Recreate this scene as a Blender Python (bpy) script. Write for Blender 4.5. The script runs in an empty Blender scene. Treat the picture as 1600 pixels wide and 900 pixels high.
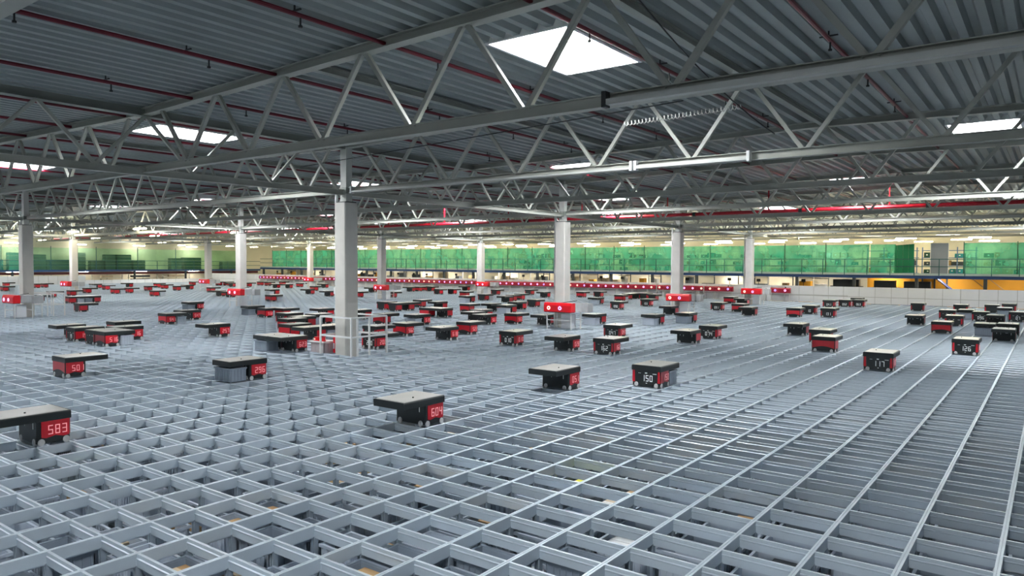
import bpy, math, random
from mathutils import Vector, Matrix

random.seed(7)
SC = bpy.context.scene
COL = SC.collection

# ------------------------------------------------------------------ camera, world, exposure
F_PX = 1134.35
CAM = Vector((3.8741, -5.6131, 2.6746))
YAW, PITCH, ROLL = -0.64292, 0.03413, 0.00464
fw = Vector((math.sin(YAW) * math.cos(PITCH), math.cos(YAW) * math.cos(PITCH), -math.sin(PITCH)))
rt0 = Vector((math.cos(YAW), -math.sin(YAW), 0))
up0 = rt0.cross(fw)
rt = rt0 * math.cos(ROLL) + up0 * math.sin(ROLL)
up = up0 * math.cos(ROLL) - rt0 * math.sin(ROLL)
cam_d = bpy.data.cameras.new('camera')
cam = bpy.data.objects.new('camera', cam_d)
COL.objects.link(cam)
cam_d.sensor_width = 36.0
cam_d.lens = F_PX / 1600.0 * 36.0
cam_d.clip_end = 400
cam.matrix_world = Matrix(((rt.x, up.x, -fw.x, CAM.x), (rt.y, up.y, -fw.y, CAM.y), (rt.z, up.z, -fw.z, CAM.z), (0, 0, 0, 1)))
SC.camera = cam

world = bpy.data.worlds.new('world')
SC.world = world
world.use_nodes = True
bg = world.node_tree.nodes['Background']
bg.inputs[0].default_value = (0.80, 0.90, 1.0, 1)
bg.inputs[1].default_value = 0.17
SC.view_settings.view_transform = 'Standard'
SC.view_settings.look = 'None'
SC.view_settings.gamma = 1.0
SC.view_settings.use_curve_mapping = False
SC.view_settings.exposure = 0.22
SKY_EMIT = 58.0        # daylight in the roof-light panes

AX, BY = 0.705, 0.48   # grid pitch
ZCH = 4.68             # underside of the bottom chords
BAY, ROW = 23.4, 11.6  # column spacing
VX = -12.7             # a valley / column line
RY0 = 8.45             # a column row


def project(p):
    d = Vector(p) - CAM
    z = d.dot(fw)
    return 800 + F_PX * d.dot(rt) / z, 450 - F_PX * d.dot(up) / z, z


def pix_ground(x, y, z=0.0):
    d = fw + rt * ((x - 800) / F_PX) - up * ((y - 450) / F_PX)
    t = (z - CAM.z) / d.z
    return CAM + d * t


def pix_planeY(x, y, Y):
    d = fw + rt * ((x - 800) / F_PX) - up * ((y - 450) / F_PX)
    return CAM + d * ((Y - CAM.y) / d.y)


# ------------------------------------------------------------------ materials
MATS = {}


def mat(name, col, rough=0.5, metal=0.0, noise=0.0, scale=3.0, emit=None, estr=0.0, bump=0.0, spec=0.5, coat=0.0):
    m = bpy.data.materials.new(name)
    m.use_nodes = True
    nt = m.node_tree
    b = nt.nodes['Principled BSDF']
    b.inputs['Base Color'].default_value = (*col, 1)
    b.inputs['Roughness'].default_value = rough
    b.inputs['Metallic'].default_value = metal
    b.inputs['Specular IOR Level'].default_value = spec
    b.inputs['Coat Weight'].default_value = coat
    if emit:
        b.inputs['Emission Color'].default_value = (*emit, 1)
        b.inputs['Emission Strength'].default_value = estr
    if noise > 0 or bump > 0:
        tc = nt.nodes.new('ShaderNodeTexCoord')
        n = nt.nodes.new('ShaderNodeTexNoise')
        n.inputs['Scale'].default_value = scale
        n.inputs['Detail'].default_value = 4
        nt.links.new(tc.outputs['Object'], n.inputs['Vector'])
        if noise > 0:
            mr = nt.nodes.new('ShaderNodeMapRange')
            mr.inputs['From Min'].default_value = 0.3
            mr.inputs['From Max'].default_value = 0.7
            mr.inputs['To Min'].default_value = 1 - noise
            mr.inputs['To Max'].default_value = 1 + noise
            nt.links.new(n.outputs['Fac'], mr.inputs['Value'])
            mx = nt.nodes.new('ShaderNodeVectorMath')
            mx.operation = 'SCALE'
            mx.inputs[0].default_value = col
            nt.links.new(mr.outputs[0], mx.inputs['Scale'])
            nt.links.new(mx.outputs[0], b.inputs['Base Color'])
        if bump > 0:
            bp = nt.nodes.new('ShaderNodeBump')
            bp.inputs['Strength'].default_value = bump
            nt.links.new(n.outputs['Fac'], bp.inputs['Height'])
            nt.links.new(bp.outputs[0], b.inputs['Normal'])
    MATS[name] = m
    return m


mat('rail_metal', (0.565, 0.645, 0.715), 0.42, 0.15, 0.06, 1.5)
mat('upright_metal', (0.34, 0.40, 0.46), 0.5, 0.3, 0.1, 4)
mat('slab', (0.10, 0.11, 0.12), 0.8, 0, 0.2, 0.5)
mat('bin_plastic', (0.27, 0.32, 0.38), 0.45, 0, 0.08, 2.5)
mat('bin_light', (0.48, 0.54, 0.62), 0.45, 0, 0.06, 2.5)
mat('robot_red', (0.52, 0.006, 0.018), 0.32, 0, 0.05, 6, coat=0.3)
mat('robot_black', (0.012, 0.017, 0.018), 0.42, 0, 0.1, 8)
mat('robot_cover', (0.37, 0.365, 0.35), 0.28, 0, 0.06, 3)
mat('robot_wheel', (0.55, 0.56, 0.56), 0.5, 0, 0.1, 10)
mat('digit_pink', (0.95, 0.50, 0.52), 0.5, emit=(1, 0.35, 0.38), estr=0.35)  # printed numerals, with a faint glow added to look luminous
mat('digit_white', (0.85, 0.88, 0.87), 0.5, emit=(0.9, 1, 1), estr=0.25)  # printed as well, same added glow
mat('sensor_white', (0.75, 0.78, 0.76), 0.5)
mat('truss_paint', (0.42, 0.43, 0.385), 0.45, 0, 0.08, 1.2)
mat('purlin_paint', (0.30, 0.32, 0.29), 0.5, 0, 0.08, 1.2)
mat('deck_metal', (0.30, 0.338, 0.338), 0.42, 0.25, 0.10, 0.6)
mat('pipe_red_shaded', (0.15, 0.003, 0.014), 0.35, 0, 0.08, 3)  # sprinkler red darkened, roof shade put into the colour
mat('main_red', (0.42, 0.005, 0.016), 0.35, 0, 0.08, 3)
mat('port_wine', (0.36, 0.006, 0.03), 0.35, 0, 0.08, 3)
mat('dark_metal', (0.02, 0.022, 0.022), 0.5)
mat('concrete', (0.62, 0.60, 0.56), 0.75, 0, 0.07, 2.0, bump=0.05)
mat('post_steel', (0.55, 0.56, 0.53), 0.5, 0, 0.06, 2)
mat('white_paint', (0.78, 0.79, 0.79), 0.4, 0, 0.04, 2)
mat('panel_white', (0.82, 0.84, 0.88), 0.45, 0, 0.04, 1)
mat('port_red', (0.62, 0.006, 0.014), 0.35, 0, 0.05, 3, emit=(0.9, 0.01, 0.02), estr=0.06)  # red paint with a slight glow added to the colour
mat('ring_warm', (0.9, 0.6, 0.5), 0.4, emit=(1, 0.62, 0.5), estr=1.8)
mat('ring_blue', (0.3, 0.25, 0.9), 0.4, emit=(0.45, 0.38, 1.0), estr=1.8)
mat('ring_pink', (0.9, 0.4, 0.9), 0.4, emit=(1.0, 0.5, 1.0), estr=1.8)
mat('port_grey', (0.45, 0.46, 0.47), 0.5, 0, 0.1, 3)
mat('curb_white', (0.75, 0.76, 0.76), 0.6, 0, 0.04, 2)
mat('skylight_pane', (0.9, 0.9, 0.9), 0.4, emit=(0.95, 0.98, 1.0), estr=SKY_EMIT)
mat('lamp_warm', (0.9, 0.85, 0.6), 0.4, emit=(1.0, 0.86, 0.55), estr=60.0)
mat('lamp_white', (0.9, 0.9, 0.85), 0.4, emit=(1.0, 0.95, 0.82), estr=60.0)
mat('beam_blue', (0.012, 0.055, 0.20), 0.45, 0, 0.08, 2)
mat('rail_teal', (0.015, 0.09, 0.10), 0.45)
mat('kick_plate', (0.40, 0.50, 0.52), 0.5)
mat('wall_cream', (0.78, 0.72, 0.56), 0.8, 0, 0.06, 0.4)
mat('wall_grey', (0.62, 0.62, 0.58), 0.8, 0, 0.06, 0.4)
mat('wall_orange', (0.72, 0.33, 0.02), 0.7, 0, 0.08, 0.6)
mat('stair_blue', (0.05, 0.07, 0.22), 0.5, 0, 0.08, 2)
mat('rack_frame', (0.62, 0.60, 0.52), 0.5, 0, 0.05, 2)
mat('rack_blue', (0.12, 0.20, 0.38), 0.5, 0, 0.05, 2)
mat('carton', (0.42, 0.26, 0.12), 0.8, 0, 0.15, 3)
mat('carton_pale', (0.62, 0.50, 0.34), 0.8, 0, 0.15, 3)
mat('tote_dark', (0.015, 0.07, 0.05), 0.6, 0, 0.1, 3)
mat('tote_teal', (0.02, 0.28, 0.30), 0.6, 0, 0.1, 3)
mat('tote_dusk', (0.05, 0.06, 0.07), 0.6, 0, 0.1, 3)
mat('net_solid', (0.004, 0.20, 0.09), 0.7, 0, 0.1, 1)
mat('board_grey', (0.24, 0.27, 0.31), 0.7, 0, 0.05, 1)
mat('goods_blue', (0.02, 0.03, 0.30), 0.5)
mat('goods_yellow', (0.75, 0.72, 0.06), 0.5)
mat('goods_white', (0.80, 0.80, 0.80), 0.6)
mat('glass_box', (0.55, 0.50, 0.52), 0.15, 0, 0.05, 3)


def net_material(name, col, alpha_lo, alpha_hi, scale, thru=(0.62, 0.95, 0.76)):
    m = bpy.data.materials.new(name)
    m.use_nodes = True
    nt = m.node_tree
    for n in list(nt.nodes):
        nt.nodes.remove(n)
    out = nt.nodes.new('ShaderNodeOutputMaterial')
    mix = nt.nodes.new('ShaderNodeMixShader')
    tr = nt.nodes.new('ShaderNodeBsdfTransparent')
    tr.inputs[0].default_value = (*thru, 1)
    ad = nt.nodes.new('ShaderNodeMixShader')
    ad.inputs[0].default_value = 0.5
    df = nt.nodes.new('ShaderNodeBsdfDiffuse')
    df.inputs[0].default_value = (*col, 1)
    tl = nt.nodes.new('ShaderNodeBsdfTranslucent')
    tl.inputs[0].default_value = (*col, 1)
    tc = nt.nodes.new('ShaderNodeNewGeometry')
    mp = nt.nodes.new('ShaderNodeMapping')
    mp.inputs['Scale'].default_value = (1, 1, 0.8)
    ns = nt.nodes.new('ShaderNodeTexNoise')
    ns.inputs['Scale'].default_value = scale
    ns.inputs['Detail'].default_value = 3
    mr = nt.nodes.new('ShaderNodeMapRange')
    mr.inputs['From Min'].default_value = 0.35
    mr.inputs['From Max'].default_value = 0.65
    mr.inputs['To Min'].default_value = alpha_lo
    mr.inputs['To Max'].default_value = alpha_hi
    L = nt.links.new
    L(tc.outputs['Position'], mp.inputs[0])
    L(mp.outputs[0], ns.inputs['Vector'])
    L(ns.outputs['Fac'], mr.inputs['Value'])
    L(mr.outputs[0], mix.inputs[0])
    L(tr.outputs[0], mix.inputs[1])
    L(df.outputs[0], ad.inputs[1])
    L(tl.outputs[0], ad.inputs[2])
    L(ad.outputs[0], mix.inputs[2])
    L(mix.outputs[0], out.inputs[0])
    MATS[name] = m


net_material('green_net', (0.14, 0.58, 0.45), 0.28, 0.50, 0.9, (0.66, 0.95, 0.82))
net_material('pale_net', (0.50, 0.75, 0.58), 0.03, 0.18, 0.4, (0.82, 0.97, 0.86))


# ------------------------------------------------------------------ helpers
class MB:
    """collects geometry for one mesh"""

    def __init__(s):
        s.v, s.f = [], []

    def hexa(s, pts):
        n = len(s.v)
        s.v += [tuple(p) for p in pts]
        for q in ((0, 3, 2, 1), (4, 5, 6, 7), (0, 1, 5, 4), (1, 2, 6, 5), (2, 3, 7, 6), (3, 0, 4, 7)):
            s.f.append(tuple(n + k for k in q))
        return s

    def box(s, x0, x1, y0, y1, z0, z1):
        return s.hexa([(x0, y0, z0), (x1, y0, z0), (x1, y1, z0), (x0, y1, z0), (x0, y0, z1), (x1, y0, z1), (x1, y1, z1), (x0, y1, z1)])

    def tap(s, x0, x1, y0, y1, z0, z1, d):
        """box whose top is inset by d"""
        return s.hexa([(x0, y0, z0), (x1, y0, z0), (x1, y1, z0), (x0, y1, z0), (x0 + d, y0 + d, z1), (x1 - d, y0 + d, z1), (x1 - d, y1 - d, z1), (x0 + d, y1 - d, z1)])

    def bar(s, a, b, w, h, upv=(0, 0, 1)):
        a, b = Vector(a), Vector(b)
        d = (b - a).normalized()
        u = Vector(upv)
        sd = d.cross(u)
        if sd.length < 1e-4:
            sd = d.cross(Vector((0, 1, 0)))
        sd.normalize()
        u = sd.cross(d)
        sd = sd * (w / 2)
        u = u * (h / 2)
        return s.hexa([a - sd - u, a + sd - u, b + sd - u, b - sd - u, a - sd + u, a + sd + u, b + sd + u, b - sd + u])

    def tube(s, a, b, r, n=8):
        a, b = Vector(a), Vector(b)
        d = (b - a).normalized()
        u = d.cross(Vector((0, 0, 1)))
        if u.length < 1e-3:
            u = Vector((1, 0, 0))
        u.normalize()
        w = d.cross(u)
        k = len(s.v)
        for p in (a, b):
            for i in range(n):
                t = 2 * math.pi * i / n
                s.v.append(tuple(p + u * (r * math.cos(t)) + w * (r * math.sin(t))))
        for i in range(n):
            j = (i + 1) % n
            s.f.append((k + i, k + j, k + n + j, k + n + i))
        s.f.append(tuple(k + i for i in reversed(range(n))))
        s.f.append(tuple(k + n + i for i in range(n)))
        return s

    def prism(s, poly, axis, a0, a1):
        """polygon given in the two other axes, extruded along axis"""
        k = len(s.v)
        n = len(poly)
        for a in (a0, a1):
            for (p, q) in poly:
                s.v.append({'x': (a, p, q), 'y': (p, a, q), 'z': (p, q, a)}[axis])
        for i in range(n):
            j = (i + 1) % n
            s.f.append((k + i, k + j, k + n + j, k + n + i))
        s.f.append(tuple(k + i for i in reversed(range(n))))
        s.f.append(tuple(k + n + i for i in range(n)))
        return s

    def ibeam(s, axis, a0, a1, c, z0, h, w, t=0.012):
        """I section along axis at cross position c, underside z0"""
        f = w / 2
        g = t / 2
        poly = [(c - f, z0), (c + f, z0), (c + f, z0 + t), (c + g, z0 + t), (c + g, z0 + h - t), (c + f, z0 + h - t), (c + f, z0 + h), (c - f, z0 + h), (c - f, z0 + h - t), (c - g, z0 + h - t), (c - g, z0 + t), (c - f, z0 + t)]
        return s.prism(poly, axis, a0, a1)

    def mesh(s, name, m):
        me = bpy.data.meshes.new(name)
        me.from_pydata(s.v, [], s.f)
        me.materials.append(MATS[m])
        me.validate()
        import bmesh as _b
        bm = _b.new()
        bm.from_mesh(me)
        _b.ops.recalc_face_normals(bm, faces=bm.faces)
        bm.to_mesh(me)
        bm.free()
        return me


def link(name, me, parent=None, loc=None, rotz=0.0):
    o = bpy.data.objects.new(name, me)
    COL.objects.link(o)
    if parent:
        o.parent = parent
    if loc is not None:
        o.location = loc
    if rotz:
        o.rotation_euler = (0, 0, rotz)
    return o


def part(name, mb, m, parent=None, loc=None, rotz=0.0):
    return link(name, mb.mesh(name, m), parent, loc, rotz)


def tag(o, label, cat, group=None, kind=None):
    o['label'] = label
    o['category'] = cat
    if group:
        o['group'] = group
    if kind:
        o['kind'] = kind
    return o


def thing(name, label, cat, loc=(0, 0, 0), rotz=0.0, group=None):
    return tag(link(name, None, None, loc, rotz), label, cat, group)


def struct(o):
    o['kind'] = 'structure'
    return o


_ones = ['', 'first', 'second', 'third', 'fourth', 'fifth', 'sixth', 'seventh', 'eighth', 'ninth']
ORD = _ones[1:] + ['tenth', 'eleventh', 'twelfth', 'thirteenth', 'fourteenth', 'fifteenth', 'sixteenth', 'seventeenth', 'eighteenth', 'nineteenth']
for _t, _n in (('twenty', 'twentieth'), ('thirty', 'thirtieth'), ('forty', 'fortieth'), ('fifty', 'fiftieth')):
    ORD += [_n] + [f'{_t}-{o}' for o in _ones[1:]]

# ------------------------------------------------------------------ structure: slab, walls, roof
XL, XR = -96.0, 14.1
YN, YF = -14.0, 75.0
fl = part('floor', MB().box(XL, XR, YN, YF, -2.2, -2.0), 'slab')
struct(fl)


def zt(x):
    """underside of the top chords: shallow valleys on the column lines"""
    u = (x - VX) / BAY
    d = abs(u - round(u)) * BAY
    return 5.97 + 0.021 * d


CHORD = 0.16
wl = struct(part('wall_left', MB().box(XL - 0.3, XL, YN, YF, -2.0, 7.2), 'wall_cream'))
wb = struct(part('wall_back', MB().box(XL, XR, YF, YF + 0.3, -2.0, 7.2), 'wall_cream'))

# roof lights: centre positions (x, y), 1.5 x 2.4 m
SKY = []
for r, (yy, x0) in enumerate(((-6.4, 2.3), (5.1, -3.0), (17.4, 2.3), (28.6, -3.2), (40.3, 2.3))):
    for k in range(-1, 8):
        x = x0 - 12.25 * k
        if XL + 3 < x < 5.0:
            SKY.append((x, yy))
SW, SL = 0.76, 1.2


def deck_mesh(y0, y1):
    mb = MB()
    pitch, hgt = 0.32, 0.095
    sk = [(x, y) for (x, y) in SKY if y + SL > y0 and y - SL < y1]
    n = int((XR - XL) / pitch)
    prof = []
    for k in range(n):
        x = XL + k * pitch
        b = zt(x) + CHORD
        prof += [(x, b), (x + 0.12, b), (x + 0.17, b + hgt), (x + 0.27, b + hgt)]
    prof.append((XL + n * pitch, zt(XL + n * pitch) + CHORD))
    for (xa, za), (xb, zb) in zip(prof, prof[1:]):
        cuts = [(max(y0, y - SL), min(y1, y + SL)) for (x, y) in sk if xb > x - SW and xa < x + SW]
        seg, a = [], y0
        for (c, d) in sorted(cuts):
            if c > a:
                seg.append((a, c))
            a = max(a, d)
        if a < y1:
            seg.append((a, y1))
        for (p, q) in seg:
            k = len(mb.v)
            mb.v += [(xa, p, za), (xb, p, zb), (xb, q, zb), (xa, q, za)]
            mb.f.append((k, k + 1, k + 2, k + 3))
    return mb


TRY = [RY0 + 5.8 * k for k in range(-3, 10)]   # truss rows
ceil = struct(link('ceiling', None))
ys = [YN] + TRY[1:] + [YF]
for a, b in zip(ys, ys[1:]):
    part('deck_sheet', deck_mesh(a, b), 'deck_metal', ceil)

# skylight: curb + pane
cm = MB()
for (x0, x1, y0, y1) in ((-SW - 0.06, -SW, -SL - 0.06, SL + 0.06), (SW, SW + 0.06, -SL - 0.06, SL + 0.06), (-SW, SW, -SL - 0.06, -SL), (-SW, SW, SL, SL + 0.06)):
    cm.box(x0, x1, y0, y1, -0.03, 0.42)
curb_me = cm.mesh('curb', 'curb_white')
pane_me = MB().box(-SW, SW, -SL, SL, 0.34, 0.36).mesh('pane', 'skylight_pane')
bar_me = MB().bar((-SW, -0.15, 0.16), (SW, 0.15, 0.16), 0.02, 0.02).mesh('opener_bar', 'white_paint')
SKY.sort(key=lambda p: (p[1], -p[0]))
rows_seen = {}
for (x, y) in SKY:
    rows_seen.setdefault(y, 0)
    i = rows_seen[y]
    rows_seen[y] += 1
    rown = sorted(set(q for _, q in SKY)).index(y)
    t = thing('skylight', f'white rectangular roof light, {ORD[i]} from the right in the {ORD[rown]} row', 'skylight', (x, y, zt(x) + CHORD), 0, 'roof lights in the metal deck')
    link('curb', curb_me, t)
    link('pane', pane_me, t)
    link('opener_bar', bar_me, t)

# ------------------------------------------------------------------ trusses
bays = [(-1.0, 'nearest'), (-24.4, 'second'), (-47.8, 'third'), (-71.2, 'fourth')]
PN = 2.2


def chord_top(c):
    mb = MB()
    for s in (-1, 1):
        a, b = c, c + s * 11.7
        za, zb_ = zt(a), zt(b)
        x0, x1 = min(a, b), max(a, b)
        z0, z1 = (zt(x0), zt(x1))
        for (w, d0, d1) in ((0.20, 0, 0.02), (0.03, 0.02, CHORD - 0.02), (0.20, CHORD - 0.02, CHORD)):
            mb.hexa([(x0 - c, -w / 2, z0 + d0), (x1 - c, -w / 2, z1 + d0), (x1 - c, w / 2, z1 + d0), (x0 - c, w / 2, z0 + d0), (x0 - c, -w / 2, z0 + d1), (x1 - c, -w / 2, z1 + d1), (x1 - c, w / 2, z1 + d1), (x0 - c, w / 2, z0 + d1)])
    return mb


top_me = chord_top(-1.0).mesh('top_chord', 'truss_paint')
bot_me = MB().ibeam('x', -11.68, 11.68, 0, ZCH, 0.16, 0.15).mesh('bottom_chord', 'truss_paint')
diag = []
for k in range(-5, 6):
    xt = k * PN
    zz = zt(-1.0 + xt) + 0.01
    for s in (-1, 1):
        xb_ = xt + s * PN / 2
        if abs(xb_) > 10.2:
            continue
        diag.append(((xt + s * 0.05, 0, zz), (xb_ - s * 0.05, 0, ZCH + 0.15)))
diag_me = [MB().bar(a, b, 0.075, 0.075, (0, 1, 0)).mesh('diagonal', 'truss_paint') for a, b in diag]
web = MB()
for a, b in diag:
    web.bar(a, b, 0.075, 0.075, (0, 1, 0))
web_me = web.mesh('diagonal_web', 'truss_paint')
for ri, y in enumerate(TRY):
    if y < -5 or y > 60:
        continue
    for (c, bn) in bays:
        t = thing('roof_truss', f'grey steel roof truss, {ORD[ri - 1]} row from the camera, {bn} bay', 'truss', (c, y - 0.2 if y < 0 else y, 0), 0, 'roof trusses under the deck')
        link('top_chord', top_me, t)
        link('bottom_chord', bot_me, t)
        dist = (Vector((c, y, 5)) - CAM).length
        if dist < 48:
            for d in diag_me:
                link('diagonal', d, t)
        else:
            link('diagonal_web', web_me, t)['kind'] = 'stuff'

# girders between the columns (run along Y on the column lines)
gz0 = zt(VX)
g_top = MB().ibeam('y', 0.12, ROW - 0.12, 0, gz0 - 0.03, 0.24, 0.24).mesh('top_chord', 'purlin_paint')
g_bot = MB().ibeam('y', 0.12, ROW - 0.12, 0, ZCH - 0.06, 0.16, 0.16).mesh('bottom_chord', 'truss_paint')
g_diag = []
for k in range(5):
    yt = 1.4 + k * 2.2
    for s in (-1, 1):
        yb = yt + s * 1.1
        g_diag.append(MB().bar((0, yt, gz0 - 0.01), (0, yb, ZCH + 0.09), 0.07, 0.07, (1, 0, 0)).mesh('diagonal', 'truss_paint'))
col_lines = [(VX, 'guarded'), (VX - BAY, 'second'), (VX - 2 * BAY, 'third')]
for (x, nm) in col_lines:
    for k in range(-1, 4):
        y = RY0 + ROW * k
        t = thing('girder', f'grey steel girder spanning between columns, {ORD[k + 1]} span of {nm} column line', 'girder', (x, y, 0), 0, 'girders along the column lines')
        link('top_chord', g_top, t)
        link('bottom_chord', g_bot, t)
        for d in g_diag:
            link('diagonal', d, t)

# purlins under the deck
pl = []
for k in range(-14, 5):
    x = VX + 5.85 * k
    if k % 4 and XL + 2 < x < XR - 1:
        pl.append((x, 2.7 if x > -20 else YN, 62.0))
pl.sort(reverse=True)
for n, (x, y0, y1) in enumerate(pl):
    o = part('purlin', MB().ibeam('y', y0, y1, 0, zt(x) + 0.02, 0.13, 0.12), 'purlin_paint', None, (x, 0, 0))
    tag(o, f'long grey purlin under the roof deck, {ORD[n]} from the right', 'purlin', 'purlins under the deck')

# sprinkler pipes (run along Y)
pk = 0
for k in range(-14, 3):
    x = -4.9 + 2.9 * k
    mb = MB().tube((0, YN + 1, 0), (0, 46, 0), 0.035, 8)
    o = thing('sprinkler_pipe', f'thin red sprinkler pipe in painted shade under the roof, {ORD[16 - pk]} from the right', 'pipe', (x, 0, zt(x) + 0.08), 0, 'sprinkler pipes under the deck')
    pk += 1
    part('pipe', mb, 'pipe_red_shaded', o)
    if x > -13:
        for j in range(6):
            yy = -1.9 + j * 2.9 + (0.3 if k % 2 else 0)
            part('sprinkler_head', MB().tube((0, yy, -0.16), (0, yy, -0.02), 0.014, 6).tube((0, yy, -0.17), (0, yy, -0.14), 0.03, 6), 'dark_metal', o)
        for j in range(4):
            yy = 0.9 + j * 5.8
            part('hanger', MB().bar((-0.14, yy, 0.04), (0.14, yy, 0.04), 0.03, 0.02).bar((0, yy, 0.03), (0, yy, 0.12), 0.02, 0.02), 'dark_metal', o)

# main red pipe across the hall
mp = thing('sprinkler_main', 'thick bright red sprinkler main crossing the hall under the trusses', 'pipe', (0, 29.6, 5.2))
part('pipe', MB().tube((-88, 0, 0), (12, 0, 0), 0.085, 10), 'main_red', mp)
for k in range(9):
    x = 8.4 - 5.2 * k
    part('hanger', MB().bar((x, 0, 0.05), (x, 0, 1.0), 0.05, 0.05), 'main_red', mp)
    part('coupling', MB().tube((x + 1.4, 0, 0), (x + 1.55, 0, 0), 0.105, 10), 'dark_metal', mp)

# trunking with brackets on the near bottom chords
for (y, x0, x1, lb) in ((2.65, -0.75, 4.6, 'grey cable trunking fixed along the nearest truss'), (8.45, -3.3, -0.9, 'white cable trunking fixed along the second truss'), (8.45, -12.3, -3.4, 'thin white conduit along the second truss left of the skylight')):
    t = thing('cable_trunking', lb, 'trunking', (0, y - 0.13, ZCH))
    part('channel', MB().box(x0, x1, -0.05, 0.05, 0.0, 0.07 if x0 > -5 else 0.04), 'post_steel', t)
    for x in (x0, x1):
        part('bracket', MB().box(x - 0.03, x + 0.03, -0.06, 0.06, -0.03, 0.17), 'dark_metal' if y < 5 else 'white_paint', t)

# slack wires under the roof
for n, (a, b, sag, lb) in enumerate((((-14.5, 8.2, 5.55), (-2.2, 8.2, 5.95), 0.0, 'thin dark wire strung below the deck behind the nearest truss'),
                                     ((-24, 6.8, 4.55), (-12.9, 8.0, 4.4), 0.05, 'thin dark wire strung toward the guarded column'),
                                     ((-0.6, 2.9, 6.2), (-0.2, 7.6, 5.0), 0.15, 'thin dark cable hanging beside the large skylight'),
                                     ((0.6, 3.0, 6.25), (4.0, 3.4, 6.3), 0.05, 'thin black wire at the top right of the roof'))):
    mb = MB()
    pa = [Vector(a).lerp(Vector(b), i / 10) - Vector((0, 0, sag * 4 * (i / 10) * (1 - i / 10))) for i in range(11)]
    for p, q in zip(pa, pa[1:]):
        mb.tube(p, q, 0.012, 5)
    tag(part('wire', mb, 'dark_metal'), lb, 'wire')
mb = MB()
p0, p1 = Vector((-3.0, 7.2, 5.42)), Vector((-0.9, 7.9, 5.62))
pts = []
for i in range(160):
    t = i / 159
    c = p0.lerp(p1, t)
    pts.append(c + Vector((0, 0.045 * math.cos(i * 1.25), 0.045 * math.sin(i * 1.25))))
for p, q in zip(pts, pts[1:]):
    mb.bar(p, q, 0.012, 0.012)
tag(part('coiled_cable', mb, 'post_steel'), 'pale coiled cable strung between the nearest trusses', 'cable')

# ------------------------------------------------------------------ columns
HC = 0.24
shaft_me = MB().prism([(-HC + .03, -HC), (HC - .03, -HC), (HC, -HC + .03), (HC, HC - .03), (HC - .03, HC), (-HC + .03, HC), (-HC, HC - .03), (-HC, -HC + .03)], 'z', -2.0, 4.40).mesh('shaft', 'concrete')
post_me = MB().box(-0.13, 0.13, -0.11, 0.11, 4.42, gz0 + 0.13).mesh('steel_post', 'post_steel')
cap_me = MB().box(-0.2, 0.2, -0.2, 0.2, 4.40, 4.43).mesh('base_plate', 'dark_metal')
clamp_me = MB().box(-0.16, 0.16, -0.14, 0.14, ZCH - 0.02, ZCH + 0.16).mesh('chord_clamp', 'purlin_paint')
down_me = MB().tube((-HC - 0.07, -0.1, 0.0), (-HC - 0.07, -0.1, 4.9), 0.05, 8).mesh('downpipe', 'white_paint')
band_me = MB().box(-HC - 0.008, HC + 0.008, -HC - 0.008, HC + 0.008, 0.02, 0.72).mesh('base_wrap', 'post_steel')
colname = {(0, 0): 'concrete column with white guard rail, nearest of all columns', (0, 1): 'concrete column behind the large red port right of centre', (0, 2): 'concrete column in front of the green net, second from the right', (0, 3): 'concrete column farthest to the right in front of green net',
           (1, 0): 'concrete column at the far left edge of the view', (1, 1): 'concrete column left of the guarded column, third from left', (1, 2): 'concrete column just right of the guarded column', (1, 3): 'slim distant column between the guarded column and the red port',
           (2, 1): 'distant pale column, second from the left', (2, 2): 'distant pale column right of the second column from left', (2, 3): 'distant pale column just left of the guarded column'}
COLS = []
for (i, k), lb in colname.items():
    x, y = VX - BAY * i, RY0 + ROW * k
    COLS.append((i, k, x, y))
    t = thing('column', lb, 'column', (x, y, 0), 0, 'concrete columns')
    link('shaft', shaft_me, t)
    link('steel_post', post_me, t)
    link('base_plate', cap_me, t)
    link('chord_clamp', clamp_me, t)
    link('downpipe', down_me, t)
    if (i, k) in ((0, 0), (1, 0)):
        part('junction_box', MB().box(-HC - 0.13, -HC - 0.01, -0.17, -0.06, 1.75, 1.95), 'white_paint', t)


def guard(x, y, x0, x1, y0, y1, lb):
    t = thing('guard_rail', lb, 'railing', (x, y, 0), 0, 'white guard rails around columns')
    pm = MB().box(-0.022, 0.022, -0.022, 0.022, 0.001, 1.1).mesh('post', 'white_paint')
    for (px, py) in ((x0, y0), (x1, y0), (x1, y1), (x0, y1), (x1, (y0 + y1) / 2), (x1 - 0.02, y0 + 0.25)):
        link('post', pm, t, (px, py, 0))
    for z in (0.55, 1.1):
        for (a, b) in (((x0, y0), (x1, y0)), ((x1, y0), (x1, y1)), ((x1, y1), (x0, y1)), ((x0, y1), (x0, y0))):
            part('rail', MB().bar((*a, z), (*b, z), 0.045, 0.045), 'white_paint', t)
    return t


guard(VX, RY0, -0.62, 0.72, -0.45, 0.9, 'white tube guard rail around the nearest concrete column')
guard(VX - BAY, RY0, -0.62, 0.95, 0.30, 1.3, 'white tube guard rail around the column at left edge')

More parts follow.
